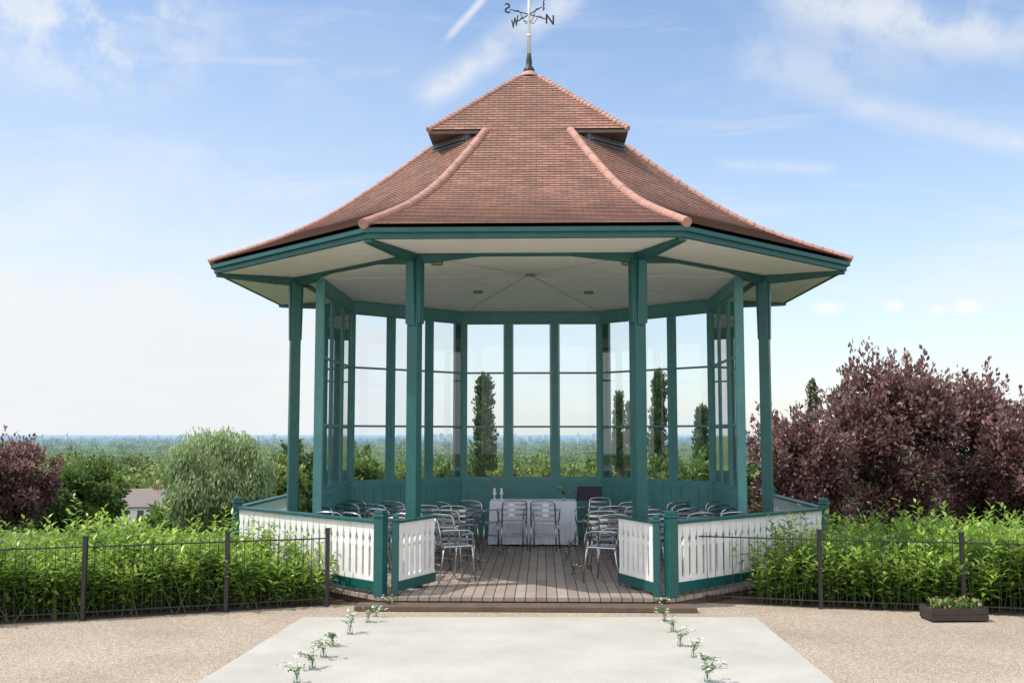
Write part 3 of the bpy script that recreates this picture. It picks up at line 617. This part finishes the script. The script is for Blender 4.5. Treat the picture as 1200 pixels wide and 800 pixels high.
for px,tp,w,D,l,mt in mids: tree('green_tree',px,tp,w,D,l,mt,7000,.3,group=GB,nclump=45,spr=14)
GO='tall narrow poplars in the valley'
for px,tp,w,D,l in ((567,447,36,80,'tall dark poplar seen through the window left of the back wall'),(725,460,20,84,'slim poplar, left one of pair in the back right window'),(739,474,16,88,'slimmer poplar, right one of the pair in the back right window'),
   (772,438,28,80,'tallest poplar seen through the back right windows'),(822,484,26,76,'shorter poplar beside the right side windows'),(952,447,22,95,'poplar top rising above purple trees, the left one'),(984,457,26,92,'poplar top rising above purple trees, the right one')):
    tree('poplar_tree',px,tp,w,D,l,popm,8000,.28,'poplar',group=GO,nclump=60)
# woodland (uncountable)
def woodland(name,n,Dmin,Dmax,per,size,mat,pw=1.0):
    pos=[];dr=[];to=[];ln=[]
    for i in range(n):
        D=Dmin*(Dmax/Dmin)**(rng.random()**pw); ang=rng.uniform(-.58,.58); x=D*math.tan(ang); y=D-16.65; s=size*rng.uniform(.6,1.3)*(D/Dmin)**.25
        if D<232 and -.425<math.tan(ang)<-.345: continue
        z=terr(x,y)+s*.7; k=9; cc=rdir(k)*s*np.array([.7,.7,.5])*rng.uniform(.5,1,(k,1)); ix=rng.integers(0,k,per); d=rdir(per)
        pos.append(np.array([x,y,z])+cc[ix]+d*s*.42); dr.append(d+rdir(per)*.7); t0=rng.uniform(-.2,.7); to.append(np.clip(t0+.28*d[:,2]+rng.normal(.08,.1,per),0,1)); ln.append(np.full(per,s*.2)*rng.uniform(.7,1.4,per))
    pos=np.concatenate(pos); o=leafmesh(name,pos,np.concatenate(dr),rdir(len(pos)),np.concatenate(ln),np.concatenate(ln)*.8,np.concatenate(to),mat); return tag(o,'mass of green treetops filling the valley below','woodland',kind='stuff')
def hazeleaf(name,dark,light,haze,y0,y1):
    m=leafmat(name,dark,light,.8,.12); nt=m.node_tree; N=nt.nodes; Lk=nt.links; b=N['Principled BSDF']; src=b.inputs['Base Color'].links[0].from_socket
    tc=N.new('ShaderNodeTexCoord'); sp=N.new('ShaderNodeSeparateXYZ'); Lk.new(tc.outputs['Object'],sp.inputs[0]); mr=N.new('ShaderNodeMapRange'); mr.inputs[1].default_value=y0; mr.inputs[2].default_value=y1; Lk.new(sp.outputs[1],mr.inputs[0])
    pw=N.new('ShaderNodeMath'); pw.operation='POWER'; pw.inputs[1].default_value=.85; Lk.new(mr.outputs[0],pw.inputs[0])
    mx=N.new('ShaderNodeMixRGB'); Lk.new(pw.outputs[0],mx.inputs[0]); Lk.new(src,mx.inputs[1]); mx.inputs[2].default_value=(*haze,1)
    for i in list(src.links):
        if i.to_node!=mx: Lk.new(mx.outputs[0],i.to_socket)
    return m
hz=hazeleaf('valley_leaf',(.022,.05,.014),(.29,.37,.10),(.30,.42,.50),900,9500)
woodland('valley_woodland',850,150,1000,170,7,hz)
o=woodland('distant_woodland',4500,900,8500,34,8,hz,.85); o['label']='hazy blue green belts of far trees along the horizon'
# houses
p=at(168,574,215); z0=terr(0,p.y); HS=empty('house',(p.x,p.y,z0),R_(14),'white rendered house with grey brown roof in the valley left of the willow','house')
hh=p.z-z0; we=hh-3.0; m=MB(); m.box((0,0,we/2),(8,7,we)); m.prism([(-3.99,-3.49,we),(-3.99,3.49,we),(-3.99,0,hh)],[(3.99,-3.49,we),(3.99,3.49,we),(3.99,0,hh)]); m.build('wall',white,HS)
roofg=pm('grey_brown_tile',(.25,.21,.19),(.17,.14,.13),3,.8)
m=MB()
for sy in (-1,1): m.prism([(-4.4,sy*4.0,we-.3),(-4.4,0,hh+.12),(-4.4,0,hh+.32),(-4.4,sy*4.0,we-.1)],[(4.4,sy*4.0,we-.3),(4.4,0,hh+.12),(4.4,0,hh+.32),(4.4,sy*4.0,we-.1)])
rf=m.build('roof',roofg,HS); m=MB(); m.box((2.5,0,hh+.5),(.9,.7,1.8)); m.build('chimney',pm('brick_red',(.3,.14,.1)),rf)
for x in (-2.6,0,2.6):
    for zz in (we-1.5,we-4.3): m=MB(); m.box((x,-3.52,zz),(1.2,.06,1.3)); m.build('window',lead,HS)
p=at(150,584,228); H2=empty('house',(p.x,p.y,terr(0,p.y)),R_(-20),'partly hidden house with pale walls and brown roof, left of white house','house'); hh=p.z-terr(0,p.y); we=hh-2.6
m=MB(); m.box((0,0,we/2),(7,6,we)); m.build('wall',cream,H2); m=MB(); m.prism([(-3.7,-3.4,we),(3.7,-3.4,we),(3.7,3.4,we),(-3.7,3.4,we)],[(-2,-.05,hh),(2,-.05,hh),(2,.05,hh),(-2,.05,hh)]); m.build('roof',pm('brown_tile',(.22,.15,.12)),H2)
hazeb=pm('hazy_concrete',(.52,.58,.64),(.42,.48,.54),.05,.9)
rr=random.Random(5)
for i in range(34):
    px=rr.choice([rr.uniform(40,340),rr.uniform(560,710),rr.uniform(420,530)]); D=rr.uniform(4500,8500); g=at(px,510,D); h=rr.uniform(22,40); w=rr.uniform(10,30)
    t=empty('distant_building',(g.x,g.y,-36),rr.uniform(-.5,.5),'tiny pale tower block on the hazy horizon','building','distant tower blocks on the horizon')
    m=MB(); m.box((0,0,h/2),(w,w*.7,h)); m.build('wall',hazeb,t); m=MB(); m.box((0,0,h+1.6),(w*.4,w*.3,3)); m.build('roof',hazeb,t)
# ---------------------------------------------------------------- light & sky
el,az=R_(57),math.atan2(-.965,-.26)
sd=Vector((math.sin(az)*math.cos(el),math.cos(az)*math.cos(el),math.sin(el)))
sl=bpy.data.lights.new('sun','SUN'); sl.energy=4.1; sl.angle=R_(.53); sl.color=(1,.95,.87); so=bpy.data.objects.new('sun',sl); COL.objects.link(so); so.rotation_euler=sd.to_track_quat('Z','Y').to_euler(); so.location=(0,0,30)
w=bpy.data.worlds.new('World'); S.world=w; w.use_nodes=True; nt=w.node_tree; N=nt.nodes; Lk=nt.links; bg=N['Background']; bg.inputs[1].default_value=.15
sky=N.new('ShaderNodeTexSky'); sky.sky_type='NISHITA'; sky.sun_disc=False; sky.sun_elevation=el; sky.sun_rotation=az%(2*math.pi); sky.air_density=1.0; sky.dust_density=.6; sky.ozone_density=1.5
tc=N.new('ShaderNodeTexCoord'); G=tc.outputs['Generated']
def M(op,a,b=None,c=None,clamp=False):
    n=N.new('ShaderNodeMath'); n.operation=op; n.use_clamp=clamp
    for i,v in enumerate((a,b,c)):
        if v is None: continue
        if isinstance(v,(int,float)): n.inputs[i].default_value=v
        else: Lk.new(v,n.inputs[i])
    return n.outputs[0]
def VM(op,a,b=None,out=0):
    n=N.new('ShaderNodeVectorMath'); n.operation=op
    for i,v in enumerate((a,b)):
        if v is None: continue
        if isinstance(v,(tuple,Vector)): n.inputs[i].default_value=tuple(v)
        else: Lk.new(v,n.inputs[i])
    return n.outputs[out]
sp=N.new('ShaderNodeSeparateXYZ'); Lk.new(G,sp.inputs[0]); X,Y,Z=sp.outputs
den=M('ADD',M('MAXIMUM',Z,0),.18); cb=N.new('ShaderNodeCombineXYZ'); Lk.new(M('DIVIDE',X,den),cb.inputs[0]); Lk.new(M('DIVIDE',Y,den),cb.inputs[1])
def noise(vec,sc,det=8,rg=.6,dist=0):
    n=N.new('ShaderNodeTexNoise'); n.inputs['Scale'].default_value=sc; n.inputs['Detail'].default_value=det; n.inputs['Roughness'].default_value=rg; n.inputs['Distortion'].default_value=dist; Lk.new(vec,n.inputs['Vector']); return n.outputs['Fac']
n1=noise(cb.outputs[0],1.1,9,.58,.4); n2=noise(VM('MULTIPLY',cb.outputs[0],(1.0,2.6,1)),2.2,9,.62,.8); n3=noise(G,16,8,.6); n4=noise(G,60,5,.6)
def sm(v,a,b):
    r=N.new('ShaderNodeMapRange'); r.interpolation_type='SMOOTHSTEP'; r.inputs[1].default_value=a; r.inputs[2].default_value=b; Lk.new(v,r.inputs[0]); return r.outputs[0]
hor=M('POWER',M('SUBTRACT',1,M('DIVIDE',M('MAXIMUM',Z,0),.47),clamp=True),1.6)
left=sm(X,.25,-.45)
base=M('MULTIPLY',hor,M('ADD',.58,M('MULTIPLY',left,.55)))
base=M('ADD',base,M('MULTIPLY',M('MULTIPLY',sm(n1,.48,.68),.42),M('ADD',.12,M('MULTIPLY',hor,1.0))))
base=M('ADD',base,M('MULTIPLY',M('MULTIPLY',sm(n2,.50,.75),.28),M('SUBTRACT',1,hor)))
def dirp(px,py): return ray(px,py).normalized()
acc=base
def streak(p1,p2,wd,st,nz=n3):
    global acc
    a_,b_=dirp(*p1),dirp(*p2); n=a_.cross(b_).normalized(); mid=(a_+b_).normalized(); half=(a_-b_).length/2
    dd=M('ABSOLUTE',VM('DOT_PRODUCT',G,n,1)); f=M('SUBTRACT',1,M('DIVIDE',dd,wd),clamp=True)
    dl=VM('LENGTH',VM('SUBTRACT',G,mid),None,1); e=sm(dl,half*1.15,half*.7); f=M('MULTIPLY',sm(f,0,1),e); f=M('MULTIPLY',f,M('MULTIPLY',sm(nz,.25,.6),st)); acc=M('ADD',acc,f)
def blob(p,r,st,vs=2.2,lo=.4,hi=.62,nz=n3):
    global acc
    d=dirp(*p); v=VM('MULTIPLY',VM('SUBTRACT',G,d),(1,1,vs)); f=sm(VM('LENGTH',v,None,1),r,r*.15); acc=M('ADD',acc,M('MULTIPLY',M('MULTIPLY',f,sm(nz,lo,hi)),st))
streak((515,55),(570,-5),.0055,.7); streak((490,120),(690,-20),.022,.65); streak((860,65),(1010,110),.03,.25); streak((980,120),(1240,175),.02,.35); streak((900,-10),(1240,60),.03,.4); streak((840,192),(980,198),.009,.3)
blob((90,15),.17,.65,1.8); blob((1050,10),.2,.35,2.2)
blob((60,370),.2,.4,3.0); blob((100,430),.22,.5,3); blob((330,440),.16,.3,3)
puff=acc; acc=M('MULTIPLY',Z,0)
blob((970,361),.020,1,2.2,.22,.40,n4); blob((1048,358),.012,1,1.5,.22,.40,n4); blob((1133,359),.019,1,2,.22,.40,n4); blob((1098,363),.010,.9,1.8,.22,.40,n4)
pf=M('MINIMUM',acc,.85); fac=M('MINIMUM',puff,.97)
# unseen cloud overhead and behind the camera, added and brightened to fill the bandstand
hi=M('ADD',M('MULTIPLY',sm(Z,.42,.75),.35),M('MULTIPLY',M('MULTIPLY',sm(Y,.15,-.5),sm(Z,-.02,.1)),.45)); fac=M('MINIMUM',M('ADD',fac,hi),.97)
skyc=N.new('ShaderNodeMixRGB'); skyc.blend_type='MULTIPLY'; skyc.inputs[0].default_value=1; Lk.new(sky.outputs[0],skyc.inputs[1]); skyc.inputs[2].default_value=(1.32,1.35,1.38,1)
cr=N.new('ShaderNodeMixRGB'); Lk.new(n1,cr.inputs[0]); cr.inputs[1].default_value=(5.5,5.7,5.95,1); cr.inputs[2].default_value=(6.3,6.4,6.5,1)
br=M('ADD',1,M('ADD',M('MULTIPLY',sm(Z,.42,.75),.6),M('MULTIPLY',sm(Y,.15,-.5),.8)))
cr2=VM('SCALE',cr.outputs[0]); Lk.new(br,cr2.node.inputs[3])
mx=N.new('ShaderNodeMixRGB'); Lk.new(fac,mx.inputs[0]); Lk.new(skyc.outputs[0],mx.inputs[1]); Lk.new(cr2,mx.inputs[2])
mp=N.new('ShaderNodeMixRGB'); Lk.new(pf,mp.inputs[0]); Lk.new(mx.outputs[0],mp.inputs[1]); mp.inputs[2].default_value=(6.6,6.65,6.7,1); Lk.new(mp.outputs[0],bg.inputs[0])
S.view_settings.view_transform='Standard'; S.view_settings.look='None'; S.view_settings.exposure=0
